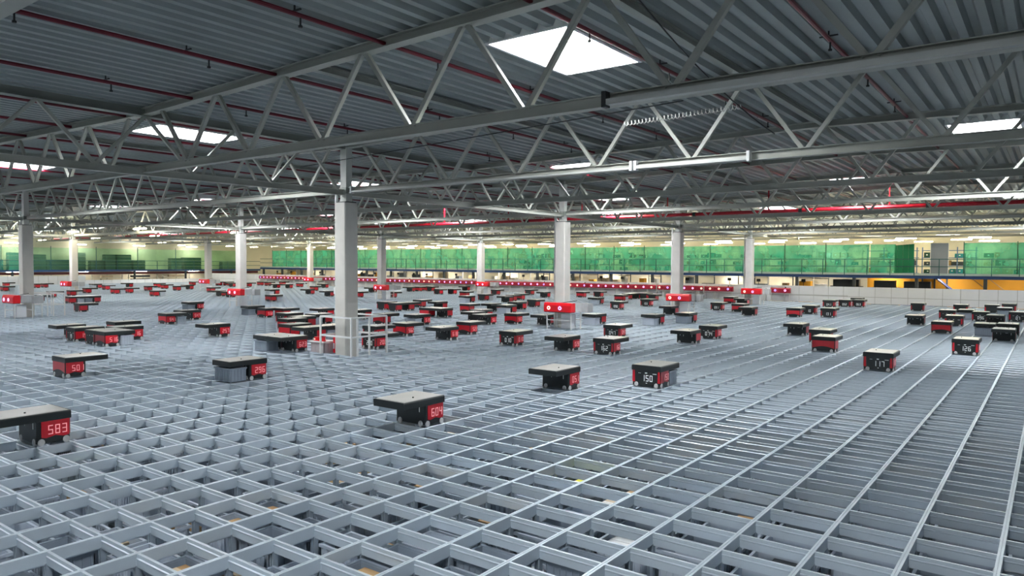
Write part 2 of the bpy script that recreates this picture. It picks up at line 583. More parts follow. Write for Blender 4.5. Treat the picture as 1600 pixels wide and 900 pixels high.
# ------------------------------------------------------------------ the storage grid
I0, I1 = -125, 15      # Y-running rails
J0, J1 = -26, 101      # X-running rails
grid = thing('storage_grid', 'pale grey metal storage grid of crossing rails covering the whole hall', 'grid')
yl0, yl1 = J0 * BY, J1 * BY
xl0, xl1 = I0 * AX, I1 * AX
yp = [(-0.024, 0), (-0.024, -0.115), (-0.010, -0.115), (-0.010, -0.13), (0.010, -0.13), (0.010, -0.115), (0.024, -0.115), (0.024, 0), (0.004, 0), (0.002, -0.004), (-0.002, -0.004), (-0.004, 0)]
yr_me = MB().prism(yp, 'y', yl0, yl1).mesh('long_rail', 'rail_metal')
xp = [(-0.014, -0.002), (-0.014, -0.034), (-0.024, -0.042), (-0.024, -0.048), (-0.017, -0.054), (-0.017, -0.125), (0.017, -0.125), (0.017, -0.054), (0.024, -0.048), (0.024, -0.042), (0.014, -0.034), (0.014, -0.002)]
xr_me = MB().prism(xp, 'x', xl0, xl1).mesh('cross_rail', 'rail_metal')
for i in range(I0, I1 + 1):
    link('long_rail', yr_me, grid, (i * AX, 0, 0))
for j in range(J0, J1 + 1):
    link('cross_rail', xr_me, grid, (0, j * BY, 0))

# uprights under the crossings that the camera can look down on
nodes = []
for i in range(-30, 10):
    for j in range(-14, 40):
        x, y, d = project((i * AX, j * BY, -0.3))
        if d > 1 and -120 < x < 1720 and y < 1010 and d < 15:
            nodes.append((d, i, j))
nodes.sort()
up_me = MB().prism([(-0.028, -0.028), (-0.012, -0.028), (-0.012, -0.01), (0.012, -0.01), (0.012, -0.028), (0.028, -0.028), (0.028, 0.028), (0.012, 0.028), (0.012, 0.01), (-0.012, 0.01), (-0.012, 0.028), (-0.028, 0.028)], 'z', -2.0, -0.11).mesh('upright', 'upright_metal')
for (d, i, j) in nodes[:280]:
    link('upright', up_me, grid, (i * AX, j * BY, 0))
rest = MB()
for (d, i, j) in nodes[280:]:
    rest.box(i * AX - 0.028, i * AX + 0.028, j * BY - 0.028, j * BY + 0.028, -2.0, -0.11)
o = part('uprights_beyond', rest, 'upright_metal', grid)
o['kind'] = 'stuff'


# ------------------------------------------------------------------ bins
def bin_mb(open_top=True, ribs=True):
    """plastic bin: base at z = 0, 0.64 x 0.43 x 0.30"""
    mb = MB()
    L, W, H, t = 0.32, 0.215, 0.30, 0.012
    mb.box(-L + .02, L - .02, -W + .02, W - .02, 0, 0.012)
    for (x0, x1, y0, y1) in ((-L + .02, L - .02, -W + .02, -W + .02 + t), (-L + .02, L - .02, W - .02 - t, W - .02), (-L + .02, -L + .02 + t, -W + .02, W - .02), (L - .02 - t, L - .02, -W + .02, W - .02)):
        mb.box(x0, x1, y0, y1, 0.01, H - 0.02)
    for (x0, x1, y0, y1) in ((-L, L, -W, -W + .03), (-L, L, W - .03, W), (-L, -L + .03, -W + .03, W - .03), (L - .03, L, -W + .03, W - .03)):
        mb.box(x0, x1, y0, y1, H - 0.03, H)
    if ribs:
        for k in range(-4, 5):
            x = k * 0.07
            for y in (-W + .008, W - .02):
                mb.box(x - .006, x + .006, y, y + .012, 0.0, H - .03)
        for k in range(-2, 3):
            y = k * 0.08
            for x in (-L + .008, L - .02):
                mb.box(x, x + .012, y - .006, y + .006, 0.0, H - .03)
    return mb


bin_me = {m: bin_mb().mesh('bin', m) for m in ('bin_plastic', 'bin_light')}
hb_me = bin_mb(ribs=False).mesh('bin', 'bin_light')

# ------------------------------------------------------------------ robots
SEG = {'0': 'abcdef', '1': 'bc', '2': 'abged', '3': 'abgcd', '4': 'fgbc', '5': 'afgcd', '6': 'afgedc', '7': 'abc', '8': 'abcdefg', '9': 'abcdfg'}


def digits(mb, txt, cx, cz, h, plane, at, flip):
    """seven-segment numerals standing on a vertical face; plane 'x' or 'y' is the face normal"""
    w, t, gap = h * 0.52, h * 0.095, h * 0.26
    tot = len(txt) * w + (len(txt) - 1) * gap
    for n, ch in enumerate(txt):
        o = -tot / 2 + n * (w + gap)
        S = {'a': (o, o + w, h - t, h), 'g': (o, o + w, h / 2 - t / 2, h / 2 + t / 2), 'd': (o, o + w, 0, t), 'f': (o, o + t, h / 2, h), 'e': (o, o + t, 0, h / 2), 'b': (o + w - t, o + w, h / 2, h), 'c': (o + w - t, o + w, 0, h / 2)}
        for s in SEG[ch]:
            u0, u1, z0, z1 = S[s]
            u0, u1 = (cx + u0 * flip, cx + u1 * flip)
            u0, u1 = min(u0, u1), max(u0, u1)
            z0, z1 = cz - h / 2 + z0, cz - h / 2 + z1
            if plane == 'x':
                mb.box(at, at + 0.003, u0, u1, z0, z1)
            else:
                mb.box(u0, u1, at, at + 0.003, z0, z1)
    return mb


# local frame: lid overhangs toward -Y, body centred on the origin
BX, BYH = 0.335, 0.222
lid_me = MB().prism([(-0.345, 0.325), (0.345, 0.325), (0.348, 0.34), (0.348, 0.415), (0.335, 0.43), (-0.335, 0.43), (-0.348, 0.415), (-0.348, 0.34)], 'y', -0.71, 0.232).mesh('lid', 'robot_black')
cov_me = MB().tap(-0.325, 0.325, -0.69, 0.212, 0.428, 0.437, 0.012).mesh('top_cover', 'robot_cover')
dot_me = MB().tube((0.14, -0.3, 0.435), (0.14, -0.3, 0.452), 0.014, 8).mesh('top_sensor', 'robot_black')
body_me = MB().prism([(-BX + .02, -BYH), (BX - .02, -BYH), (BX, -BYH + .02), (BX, BYH - .02), (BX - .02, BYH), (-BX + .02, BYH), (-BX, BYH - .02), (-BX, -BYH + .02)], 'z', 0.035, 0.33).mesh('body', 'robot_black')


def panel_side(sx):
    """red side panel with the black arch between the wheels left free"""
    poly = [(-0.165, 0.325), (-0.165, 0.115), (-0.10, 0.10), (0.02, 0.125), (0.12, 0.10), (0.205, 0.105), (0.205, 0.325)]
    a = BX if sx > 0 else -BX - 0.006
    return MB().prism(poly, 'x', a, a + 0.006)


side_me = [panel_side(s).mesh('side_panel', 'robot_red') for s in (1, -1)]
arch = [(-0.315, 0.325), (-0.315, 0.115)] + [(-0.315 + 0.63 * k / 10, 0.115 + 0.055 * math.sin(math.pi * k / 10)) for k in range(1, 10)] + [(0.315, 0.115), (0.315, 0.325)]
backR_me = MB().prism(arch, 'y', BYH, BYH + 0.006).mesh('back_panel', 'robot_red')
backK_me = [MB().prism([(s * 0.315, 0.325), (s * 0.325, 0.10), (s * 0.265, 0.10), (s * 0.275, 0.325)], 'y', BYH, BYH + 0.006).mesh('back_trim', 'robot_red') for s in (-1, 1)]
markK_me = MB().box(-0.24, -0.15, BYH, BYH + 0.004, 0.268, 0.278).box(0.13, 0.19, BYH, BYH + 0.004, 0.27, 0.276).box(-0.02, 0.03, BYH, BYH + 0.004, 0.272, 0.292).box(-0.02, 0.01, BYH, BYH + 0.004, 0.075, 0.09).mesh('back_marks', 'sensor_white')
frontmark_me = MB().box(0.20, 0.215, -BYH - 0.004, -BYH, 0.22, 0.30).box(0.04, 0.12, -BYH - 0.004, -BYH, 0.285, 0.295).box(-0.22, -0.205, -BYH - 0.004, -BYH, 0.25, 0.29).box(-0.10, -0.088, -BYH - 0.004, -BYH, 0.23, 0.29).mesh('front_marks', 'sensor_white')
wheel = MB()
wheel.tube((-0.02, 0, 0), (0.008, 0, 0), 0.047, 12).tube((0.008, 0, 0), (0.013, 0, 0), 0.036, 12)
wheel_x = wheel.mesh('wheel', 'robot_wheel')
WH = [(BX, -0.165, 0), (BX, 0.165, 0), (-BX, -0.165, math.pi), (-BX, 0.165, math.pi), (-0.235, BYH, math.pi / 2), (0.235, BYH, math.pi / 2), (-0.235, -BYH, -math.pi / 2), (0.235, -BYH, -math.pi / 2)]
wheels_all = MB()
for (x, y, a) in WH:
    ca, sa = math.cos(a), math.sin(a)
    wheels_all.tube((x - 0.02 * ca, y - 0.02 * sa, 0.05), (x + 0.01 * ca, y + 0.01 * sa, 0.05), 0.045, 8)
wheels_far = wheels_all.mesh('wheels', 'robot_wheel')
redfar_me = [MB().prism([(-0.165, 0.325), (-0.165, 0.11), (0.205, 0.11), (0.205, 0.325)], 'x', a, a + 0.006).mesh('side_panel', 'robot_red') for a in (BX, -BX - 0.006)]

# (pixel of the body's near bottom corner, lid direction F = toward camera / B = away, carries bin, back style, number)
RB = [
    (652, 671, 'F', 0, 'R', '604'), (54, 700, 'F', 0, 'R', '583'), (397, 599, 'F', 2, 'R', '296'), (102.5, 592, 'B', 0, 'R', '501'),
    (884.6, 604.5, 'F', 0, 'R', '051'), (1021, 603, 'B', 1, 'K', '150'), (1394, 580.5, 'B', 0, 'K', '117'), (1521.5, 555, 'B', 0, 'K', '126'),
    (164.5, 543.4, 'B', 1, 'R', '516'), (147.6, 539.5, 'B', 0, 'K', ''), (117, 536, 'B', 0, 'K', '19'), (211.4, 531.7, 'F', 0, 'R', '16'), (113, 530, 'F', 0, 'R', ''), (178, 526.5, 'B', 0, 'R', ''),
    (261, 508, 'B', 1, 'R', '541'), (296.5, 501.5, 'F', 0, 'R', '547'), (303.5, 483.5, 'F', 2, 'R', '513'), (341, 527.5, 'F', 0, 'R', '257'),
    (415.5, 498.5, 'B', 0, 'R', '558'), (404, 492, 'F', 2, 'R', ''), (440, 497, 'B', 0, 'R', ''), (475, 512.7, 'F', 0, 'R', ''), (449, 506, 'B', 0, 'K', ''), (447, 517, 'B', 0, 'R', ''), (452, 528, 'B', 0, 'R', ''), (497, 533, 'F', 0, 'R', ''),
    (436, 547, 'F', 2, 'R', ''), (460.4, 550.5, 'F', 0, 'R', '623'), (512, 497, 'F', 0, 'R', ''), (505, 507, 'F', 1, 'R', ''), (535, 530, 'F', 1, 'R', ''),
    (583.4, 546.3, 'B', 0, 'K', '200'), (592, 530, 'B', 0, 'K', '192'), (633, 526.4, 'B', 0, 'R', '562'), (600, 507, 'B', 0, 'R', ''), (568, 500, 'F', 0, 'R', ''), (656, 509, 'F', 1, 'R', '519'),
    (699, 533, 'F', 0, 'R', '618'), (734.7, 524.3, 'B', 0, 'R', '522'), (763, 509, 'F', 0, 'R', '561'), (745, 505, 'F', 0, 'R', ''), (760, 498, 'F', 0, 'R', ''),
    (605.5, 485, 'B', 0, 'K', ''), (620.5, 486, 'B', 0, 'K', ''), (638, 487.5, 'B', 0, 'K', ''), (670, 495, 'B', 0, 'R', ''), (696.5, 498, 'F', 0, 'R', ''), (735, 489.5, 'B', 0, 'R', ''), (655, 482, 'B', 0, 'R', ''), (690, 484, 'F', 0, 'R', ''),
    (773, 487, 'F', 0, 'R', ''), (796, 489.5, 'F', 1, 'R', ''), (728, 464.5, 'B', 0, 'R', ''), (736, 473, 'F', 1, 'R', ''), (757, 471, 'B', 1, 'K', ''), (793, 474, 'F', 0, 'R', ''), (777, 461, 'B', 0, 'K', ''),
    (687.5, 460, 'B', 0, 'K', ''), (707, 460.5, 'B', 0, 'K', ''), (643, 457, 'F', 0, 'R', ''), (655, 456, 'B', 0, 'R', ''), (664, 455.3, 'B', 0, 'R', ''), (675, 456, 'B', 0, 'K', ''), (728, 454, 'F', 0, 'R', ''), (670, 449, 'B', 0, 'R', ''), (697, 450, 'F', 0, 'R', ''),
    (829, 456, 'F', 0, 'R', ''), (830, 461.5, 'B', 0, 'K', ''), (854.5, 466, 'F', 0, 'R', ''), (804, 472, 'B', 0, 'R', ''), (818, 470, 'B', 0, 'R', ''), (840.5, 481.5, 'B', 0, 'K', ''), (815, 485, 'F', 0, 'R', ''),
    (804, 509, 'B', 0, 'R', '553'), (866.5, 512.5, 'F', 0, 'R', ''), (940, 512, 'F', 1, 'R', ''), (810.5, 541, 'B', 0, 'K', '010'), (900, 548.5, 'F', 0, 'K', '028'), (959.4, 554.4, 'B', 0, 'K', '162'), (972, 528, 'B', 0, 'K', '047'),
    (1089, 537.5, 'F', 0, 'R', ''), (1118.7, 530, 'B', 0, 'K', '074'), (1029, 507.5, 'F', 1, 'R', ''), (1086, 505, 'F', 2, 'R', ''), (969, 485, 'B', 0, 'K', '090'), (1019, 480, 'B', 0, 'K', '103'), (1053.5, 490, 'F', 0, 'R', ''),
    (938, 476, 'F', 1, 'R', ''), (938, 465, 'B', 0, 'K', ''), (912, 466, 'B', 0, 'R', ''), (975, 471, 'B', 1, 'R', ''), (985, 469, 'B', 0, 'R', ''), (1000, 468, 'F', 0, 'R', ''), (1012, 469, 'B', 0, 'K', ''), (1027, 470, 'B', 0, 'K', ''), (1092, 471.5, 'B', 0, 'R', ''), (978, 460, 'B', 0, 'R', ''),
    (1129.5, 486, 'B', 0, 'K', '091'), (1146, 476, 'B', 0, 'R', ''), (1167.5, 475.5, 'F', 0, 'R', ''), (1164, 488, 'B', 0, 'R', ''), (1180.5, 494, 'F', 0, 'R', ''), (1249, 496.5, 'B', 0, 'R', ''), (1274.5, 491.5, 'B', 0, 'K', '10'),
    (1304, 480.5, 'B', 0, 'K', '041'), (1304, 497, 'B', 0, 'K', '131'), (1329, 481, 'B', 0, 'K', '052'), (1350.5, 481, 'B', 1, 'K', '063'), (1355, 475.5, 'F', 0, 'R', ''),
    (1255.5, 525, 'F', 0, 'R', ''), (1294.5, 535, 'B', 0, 'K', ''), (1305, 550, 'B', 0, 'R', ''),
    (1442.5, 487, 'B', 0, 'K', ''), (1442.5, 508.5, 'F', 0, 'R', ''), (1487, 499.5, 'B', 0, 'K', ''), (1499, 509.5, 'B', 0, 'K', ''), (1482.5, 521, 'B', 0, 'R', ''), (1507, 488.5, 'B', 0, 'K', ''), (1516, 497, 'F', 1, 'R', ''),
    (1541, 503, 'B', 0, 'K', '096'), (1562.5, 508, 'F', 0, 'R', ''), (1554.5, 489, 'B', 0, 'K', ''), (1595, 504, 'B', 0, 'K', '07'), (1584.5, 488, 'B', 0, 'K', ''), (1592, 496, 'F', 1, 'R', ''), (1626, 515, 'B', 0, 'K', ''), (1548, 524.5, 'F', 2, 'R', ''), (1581.5, 535, 'F', 0, 'R', ''), (1588, 525.5, 'F', 0, 'R', ''),
    (3, 455.5, 'B', 1, 'R', ''), (8, 449, 'B', 0, 'R', ''), (57, 450.5, 'B', 0, 'R', ''), (67, 450.5, 'B', 0, 'R', ''), (60, 472, 'B', 0, 'R', ''), (77, 465.5, 'B', 0, 'R', ''), (110.5, 463.5, 'B', 0, 'R', ''), (131, 460, 'B', 0, 'R', ''), (108, 476, 'B', 1, 'R', ''), (146, 473, 'F', 2, 'R', ''), (124.5, 489, 'B', 0, 'K', ''), (151, 451, 'F', 1, 'R', ''),
    (165, 453.5, 'B', 0, 'R', ''), (202, 449, 'F', 0, 'R', ''), (178, 460, 'B', 1, 'R', ''), (200, 458, 'B', 0, 'R', ''), (231, 456, 'B', 0, 'R', ''), (240, 463, 'B', 1, 'R', ''), (245, 449.5, 'B', 0, 'R', ''), (257, 453, 'B', 0, 'R', ''), (275, 455, 'B', 0, 'R', ''), (296, 453.5, 'F', 0, 'R', ''), (300, 447, 'B', 0, 'R', ''),
    (328, 457.5, 'B', 0, 'R', ''), (343.5, 463.5, 'F', 0, 'R', ''), (361, 465.5, 'F', 0, 'R', ''), (342, 447, 'B', 0, 'R', ''), (354, 447, 'B', 0, 'R', ''), (364, 449, 'F', 0, 'R', ''), (390, 449, 'B', 0, 'R', ''), (405, 446.5, 'B', 0, 'R', ''), (432.5, 451, 'F', 0, 'R', ''), (454, 451, 'F', 0, 'R', ''), (470, 449.5, 'B', 0, 'R', ''),
    (430, 461, 'F', 1, 'R', ''), (421.5, 472.5, 'B', 1, 'R', ''), (482, 461, 'F', 0, 'R', ''), (508, 450, 'F', 0, 'R', ''), (492, 455, 'B', 1, 'R', ''), (514.5, 465, 'F', 0, 'R', ''), (561, 465.5, 'B', 0, 'R', ''), (618, 467.5, 'B', 0, 'K', ''), (583, 457.5, 'F', 0, 'R', ''), (420, 447.5, 'B', 0, 'R', ''), (440, 446.5, 'B', 0, 'R', ''),
]
occ = set()
for (i, k, x, y) in COLS:
    for a in (-2, -1, 0):
        for b in (-2, -1, 0, 1):
            occ.add((round(x / AX) + a + 1, round(y / BY) + b))
    if (i, k) != (0, 0):
        px0 = x + (0.50 if i == 0 else 1.0)
        for a in range(math.floor((px0 - 0.72) / AX), math.floor((px0 + 1.0) / AX) + 1):
            for b in range(math.floor((y - 1.2) / BY), math.floor((y + 0.05) / BY) + 1):
                occ.add((a, b))
placed = []
for (px, py, dr, bn, st, num) in RB:
    g = pix_ground(px, py)
    bi, bj = g.x / AX, g.y / BY
    cand = []
    for di in range(-3, 4):
        for dj in range(-4, 5):
            i, j = round(bi) + di, round(bj) + dj
            cells = [(i - 1, j), (i - 1, j - 1 if dr == 'F' else j + 1)]
            if any(c in occ for c in cells) or j > 98 or i - 1 < I0:
                continue
            x, y, d = project((i * AX, j * BY, 0))
            cand.append(((x - px) ** 2 + 6 * (y - py) ** 2, i, j, cells, d, x))
    if not cand:
        continue
    c = min(cand)
    occ.update(c[3])
    placed.append((px, py, dr, bn, st, num, c[1], c[2], c[4]))

# labels that single the robots out
counts = {}


def zone(px, d):
    a = 'near' if d < 27 else ('middle' if d < 45 else 'far')
    b = 'left' if px < 430 else ('centre' if px < 1000 else 'right')
    return f'{a} {b}'


labelled = []
for r in sorted(range(len(placed)), key=lambda q: placed[q][0]):
    px, py, dr, bn, st, num, i, j, d = placed[r]
    look = ('black-backed' if st == 'K' else 'red-backed') if dr == 'B' else 'black-fronted'
    load = 'carrying a bin' if bn else 'with empty lid'
    key = (zone(px, d), look, bool(bn))
    counts.setdefault(key, []).append(r)
labels = {}
for key, l in counts.items():
    z, look, bn = key
    for n, r in enumerate(l):
        num = placed[r][5]
        pos = 'only one' if len(l) == 1 else f'{ORD[n]} from left'
        nn = f' numbered {num}' if num else ''
        labels[r] = (f'{look} red robot{nn} {"carrying a bin" if bn else "with empty lid"}, {pos} in {z} area', f'grey bin carried by {look} robot{nn}, {pos} in {z} area')
dig_cache = {}
for r, (px, py, dr, bn, st, num, i, j, d) in enumerate(placed):
    near = d < 36
    loc = ((i - 0.5) * AX, (j + 0.5) * BY, 0.0)
    rz = 0.0 if dr == 'F' else math.pi
    t = thing('shuttle_robot', labels[r][0], 'robot', loc, rz, 'red shuttle robots on the grid')
    t.scale = (1, 1, 1.1)
    lid = link('lid', lid_me, t)
    link('top_cover', cov_me, lid)
    b = link('body', body_me, t)
    if near:
        link('top_sensor', dot_me, lid)
        sp = [link('side_panel', side_me[0], t), link('side_panel', side_me[1], t)]
        for (x, y, a) in WH:
            link('wheel', wheel_x, t, (x, y, 0.05), a)
    else:
        link('side_panel', redfar_me[0], t)
        link('side_panel', redfar_me[1], t)
        link('wheels', wheels_far, t)['kind'] = 'stuff'
    if st == 'R':
        if dr == 'B' or near:
            bp = link('back_panel', backR_me, t)
    else:
        link('back_trim', backK_me[0], t)
        link('back_trim', backK_me[1], t)
        bp = b
        if near:
            link('back_marks', markK_me, b)
    if dr == 'F' and near:
        link('front_marks', frontmark_me, b)
    if num:
        # the side that faces the camera is world +X: local +X for F, local -X for B
        for s in ((1, -1) if near else ((1,) if dr == 'F' else (-1,))):
            at = BX + 0.005 if s > 0 else -BX - 0.008
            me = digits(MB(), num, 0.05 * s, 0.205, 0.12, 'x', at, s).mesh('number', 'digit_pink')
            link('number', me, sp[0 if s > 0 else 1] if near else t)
        if st == 'K':
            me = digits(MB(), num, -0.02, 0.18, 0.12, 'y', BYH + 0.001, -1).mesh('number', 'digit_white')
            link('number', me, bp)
    if bn:
        off = -BY if dr == 'F' else BY
        o = link('storage_bin', bin_me['bin_plastic'] if bn == 2 else (bin_me['bin_light'] if near else hb_me), None, (loc[0], loc[1] + off, 0.018))
        tag(o, labels[r][1], 'bin', 'bins carried by robots')

# bins sunk in the cells near the camera
cells = []
for i in range(-30, 9):
    for j in range(-14, 40):
        x, y, d = project(((i + 0.5) * AX, (j + 0.5) * BY, -0.2))
        if d > 1 and -90 < x < 1690 and y < 985 and d < 17:
            cells.append((d, i, j))
cells.sort()
rest = MB()
bin_low = bin_mb(ribs=False)
rnd = random.Random(3)
goods = 0
rowidx = {}
for (d, i, j) in cells[:300]:
    rowidx.setdefault(j, []).append(i)
rows_j = sorted(rowidx)
for l in rowidx.values():
    l.sort(reverse=True)
for n, (d, i, j) in enumerate(cells):
    c = ((i + 0.5) * AX, (j + 0.5) * BY)
    u = rnd.random()
    top = -0.14 - (0.14 * u / 0.7 if u < 0.7 else 0.12 + 0.30 * (u - 0.7) / 0.3)
    z = top - 0.30
    px, py, _ = project((c[0], c[1], top))
    if n < 300:
        o = link('storage_bin', bin_me['bin_light' if rnd.random() < 0.4 else 'bin_plastic'], None, (c[0], c[1], z))
        place = f'{ORD[rows_j.index(j)]} cell row from front, {ORD[rowidx[j].index(i)]} from right'
        tag(o, f'open grey bin sunk in the grid, {place}', 'bin', 'bins sunk in the near grid cells')
        q = rnd.random()
        if q < 0.42 and 0 < px < 1600 and py < 905:
            kind = 'carton' if q < 0.20 else ('carton_pale' if q < 0.24 else ('goods_white' if q < 0.28 else ('goods_blue' if q < 0.295 else ('goods_yellow' if q < 0.305 else 'tote_dusk'))))
            w, l = rnd.uniform(0.10, 0.24), rnd.uniform(0.09, 0.15)
            hh = rnd.uniform(0.255, 0.296)
            ox = rnd.uniform(-0.05, 0.05)
            mb = MB().tap(ox - w, ox + w, -l, l, 0.014, hh, 0.004)
            it = thing('packed_goods', {'carton': 'brown cardboard box', 'carton_pale': 'pale cardboard box', 'goods_white': 'white packet', 'goods_blue': 'blue packet', 'goods_yellow': 'yellow packet', 'tote_dusk': 'dark packet'}[kind] + f' inside sunken bin, {place}', 'goods', (c[0], c[1], z))
            part('pack', mb, kind, it)
            part('tape', MB().box(ox - w + 0.005, ox + w - 0.005, -0.02, 0.02, hh, hh + 0.002), 'carton_pale' if kind == 'carton' else 'goods_white', it)
            goods += 1
    else:
        k = len(rest.v)
        rest.v += [(v[0] + c[0], v[1] + c[1], v[2] + z) for v in bin_low.v]
        rest.f += [tuple(k + q for q in f) for f in bin_low.f]
o = part('storage_bins_beyond', rest, 'bin_plastic')
tag(o, 'grey plastic bins in the cells farther across the grid', 'bins', None, 'stuff')

# ------------------------------------------------------------------ ports
ring = MB()
for k in range(12):
    a, b = 2 * math.pi * k / 12, 2 * math.pi * (k + 1) / 12
    ring.bar((0.06 * math.cos(a), 0, 0.06 * math.sin(a)), (0.06 * math.cos(b), 0, 0.06 * math.sin(b)), 0.02, 0.035, (math.cos((a + b) / 2), 0, math.sin((a + b) / 2)))
ring_me = {m: ring.mesh('light_ring', m) for m in ('ring_warm', 'ring_blue', 'ring_pink')}
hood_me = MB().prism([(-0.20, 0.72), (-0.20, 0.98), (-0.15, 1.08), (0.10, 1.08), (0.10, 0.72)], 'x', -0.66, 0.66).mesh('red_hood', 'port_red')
under_me = MB().box(-0.64, 0.64, -0.185, 0.09, 0.69, 0.72).mesh('under_plate', 'robot_black')
house_me = MB().tap(-0.60, 0.70, 0.11, 0.75, 0.72, 1.06, 0.05).mesh('housing', 'port_grey')
side_g = MB().box(0.72, 0.98, 0.55, 0.95, 0.70, 1.05).mesh('side_unit', 'port_grey')
cable_me = MB().tube((-0.2, 0.3, 1.05), (0.5, 0.5, 1.16), 0.015, 6).mesh('cable', 'dark_metal')
leg_me = MB().box(-0.02, 0.02, -0.02, 0.02, 0, 0.72).mesh('leg', 'white_paint')
shelf_me = MB().box(-0.56, 0.62, -0.13, -0.10, 0.36, 0.40).box(-0.56, 0.62, 0.60, 0.63, 0.36, 0.40).mesh('crossbar', 'white_paint')
cab_me = MB().box(0.05, 0.5, 0.0, 0.4, 0.05, 0.62).mesh('cabinet', 'panel_white')
portlab = {(0, 1): 'beside the column right of the image centre', (0, 2): 'by the second column from the right', (0, 3): 'by the rightmost column', (1, 0): 'by the column at the left edge', (1, 1): 'by the third column from the left', (1, 2): 'by the column right of the guarded one', (1, 3): 'by the slim distant centre column', (2, 1): 'by the distant second column from left', (2, 2): 'by the distant column right of second', (2, 3): 'by the distant column left of guarded one'}
for (i, k, x, y) in COLS:
    if (i, k) == (0, 0):
        continue
    t = thing('charging_port', 'red hooded port on white legs ' + portlab[(i, k)], 'port', (x + (0.50 if i == 0 else 1.0), y - 0.95, 0), 0, 'red ports beside the columns')
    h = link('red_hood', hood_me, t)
    pal = ('ring_warm', 'ring_blue') if i == 0 else ('ring_pink', 'ring_pink')
    link('light_ring', ring_me[pal[0]], h, (-0.42, -0.205, 0.87))
    link('light_ring', ring_me[pal[1]], h, (0.12, -0.205, 0.87))
    link('under_plate', under_me, t)
    link('housing', house_me, t)
    link('side_unit', side_g, t)
    link('cable', cable_me, t)
    link('cabinet', cab_me, t)
    for (lx, ly) in ((-0.55, -0.12), (0.6, -0.12), (-0.55, 0.62), (0.6, 0.62)):
        link('leg', leg_me, t, (lx, ly, 0))
    link('crossbar', shelf_me, t)

# row of workstation ports along the far screen wall
WY = 48.95
rh_me = MB().prism([(-0.12, 0.60), (-0.12, 0.90), (-0.07, 0.97), (0.14, 0.97), (0.14, 0.60)], 'x', -0.70, 0.70).mesh('red_hood', 'port_wine')
rleg_me = MB().box(-0.66, -0.62, -0.08, -0.04, 0, 0.60).box(0.62, 0.66, -0.08, -0.04, 0, 0.60).mesh('legs', 'white_paint')
cap_me2 = MB().tube((0.35, 0, 0.97), (0.35, 0, 1.05), 0.05, 6).mesh('top_button', 'robot_black')
n = 0
x = -75.9
while x < -12.0:
    if not (-15.2 < x < -13.4):
        t = thing('workstation_port', f'red workstation port before the white screen, {ORD[n]} from left in the row', 'port', (x, WY - 0.3, 0), 0, 'row of red workstation ports')
        h = link('red_hood', rh_me, t)
        for q, dx in enumerate((-0.355, 0.355)):
            link('light_ring', ring_me[rnd.choice(('ring_pink', 'ring_blue', 'ring_pink', 'ring_warm'))], h, (dx, -0.125, 0.78))
        link('legs', rleg_me, t)['kind'] = 'stuff'
        if n % 3 == 0:
            link('top_button', cap_me2, t)
    n += 1
    x += 1.415

# screens round the grid: white panels with joints
scr = struct(link('wall_screen', None))
lo_me = MB().box(-0.485, 0.485, 0, 0.03, 0.0, 0.44).mesh('panel', 'panel_white')
hi_me = MB().box(-0.485, 0.485, 0, 0.03, 0.47, 1.14).mesh('panel', 'panel_white')
for k in range(98):
    link('panel', lo_me, scr, (-87.5 + k, WY, 0))
    link('panel', hi_me, scr, (-87.5 + k, WY, 0))
part('frame', MB().box(-88.0, 10.5, WY + 0.032, WY + 0.06, 0, 1.13), 'port_grey', scr)
scl = struct(link('wall_screen_left', None))
for k in range(60):
    link('panel', lo_me, scl, (-88.3, -10.5 + k, 0), math.pi / 2)
    if k < 44:
        link('panel', hi_me, scl, (-88.3, -10.5 + k, -0.15), math.pi / 2)
part('frame', MB().box(-88.4, -88.34, -11, 33, 0, 0.98).box(-88.4, -88.34, 33, 49, 0, 0.43), 'port_grey', scl)
# low rail with posts in front of the screen on the right
t = thing('barrier', 'thin grey barrier rail standing before the white screen', 'barrier', (0, WY - 0.5, 0))
for x in (-13.2, -11.9, -18.0, -22.0):
    part('post', MB().box(x - 0.03, x + 0.03, -0.03, 0.03, 0, 0.55 if x > -13 else 0.95), 'port_grey', t)
part('rail', MB().box(-22.0, -7.6, -0.02, 0.02, 0.50, 0.54), 'port_grey', t)

# ------------------------------------------------------------------ mezzanine behind
MY = 59.8            # front edge of the far mezzanine
MX = -93.0           # front edge of the left mezzanine
mz = thing('mezzanine', 'long mezzanine floor with blue edge beam behind the grid', 'mezzanine', (0, MY, 0))
part('deck', MB().box(MX, XR, 0.1, 15.0, 1.72, 1.85), 'port_grey', mz)
part('edge_beam', MB().ibeam('x', MX, XR, 0.02, 1.60, 0.25, 0.16, 0.03), 'beam_blue', mz)
part('kick_plate', MB().box(MX, XR, 0.05, 0.07, 1.86, 2.02), 'kick_plate', mz)
for k in range(22):
    x = 4.2 - 4.6 * k
    part('post', MB().box(x - 0.12, x + 0.12, 0.1, 0.34, -2.0, 1.70), 'tote_dusk', mz)
hr = thing('handrail', 'dark teal handrail along the far mezzanine edge', 'railing', (0, MY, 0))
hp_me = MB().box(-0.03, 0.03, 0.0, 0.06, 1.86, 3.14).mesh('post', 'rail_teal')
k = 0
while 3.43 - 1.72 * k > MX + 14:
    link('post', hp_me, hr, (3.43 - 1.72 * k, 0, 0))
    k += 1
for z in (2.55, 3.14):
    part('rail', MB().box(MX, XR, 0.0, 0.05, z - 0.03, z + 0.03), 'rail_teal', hr)

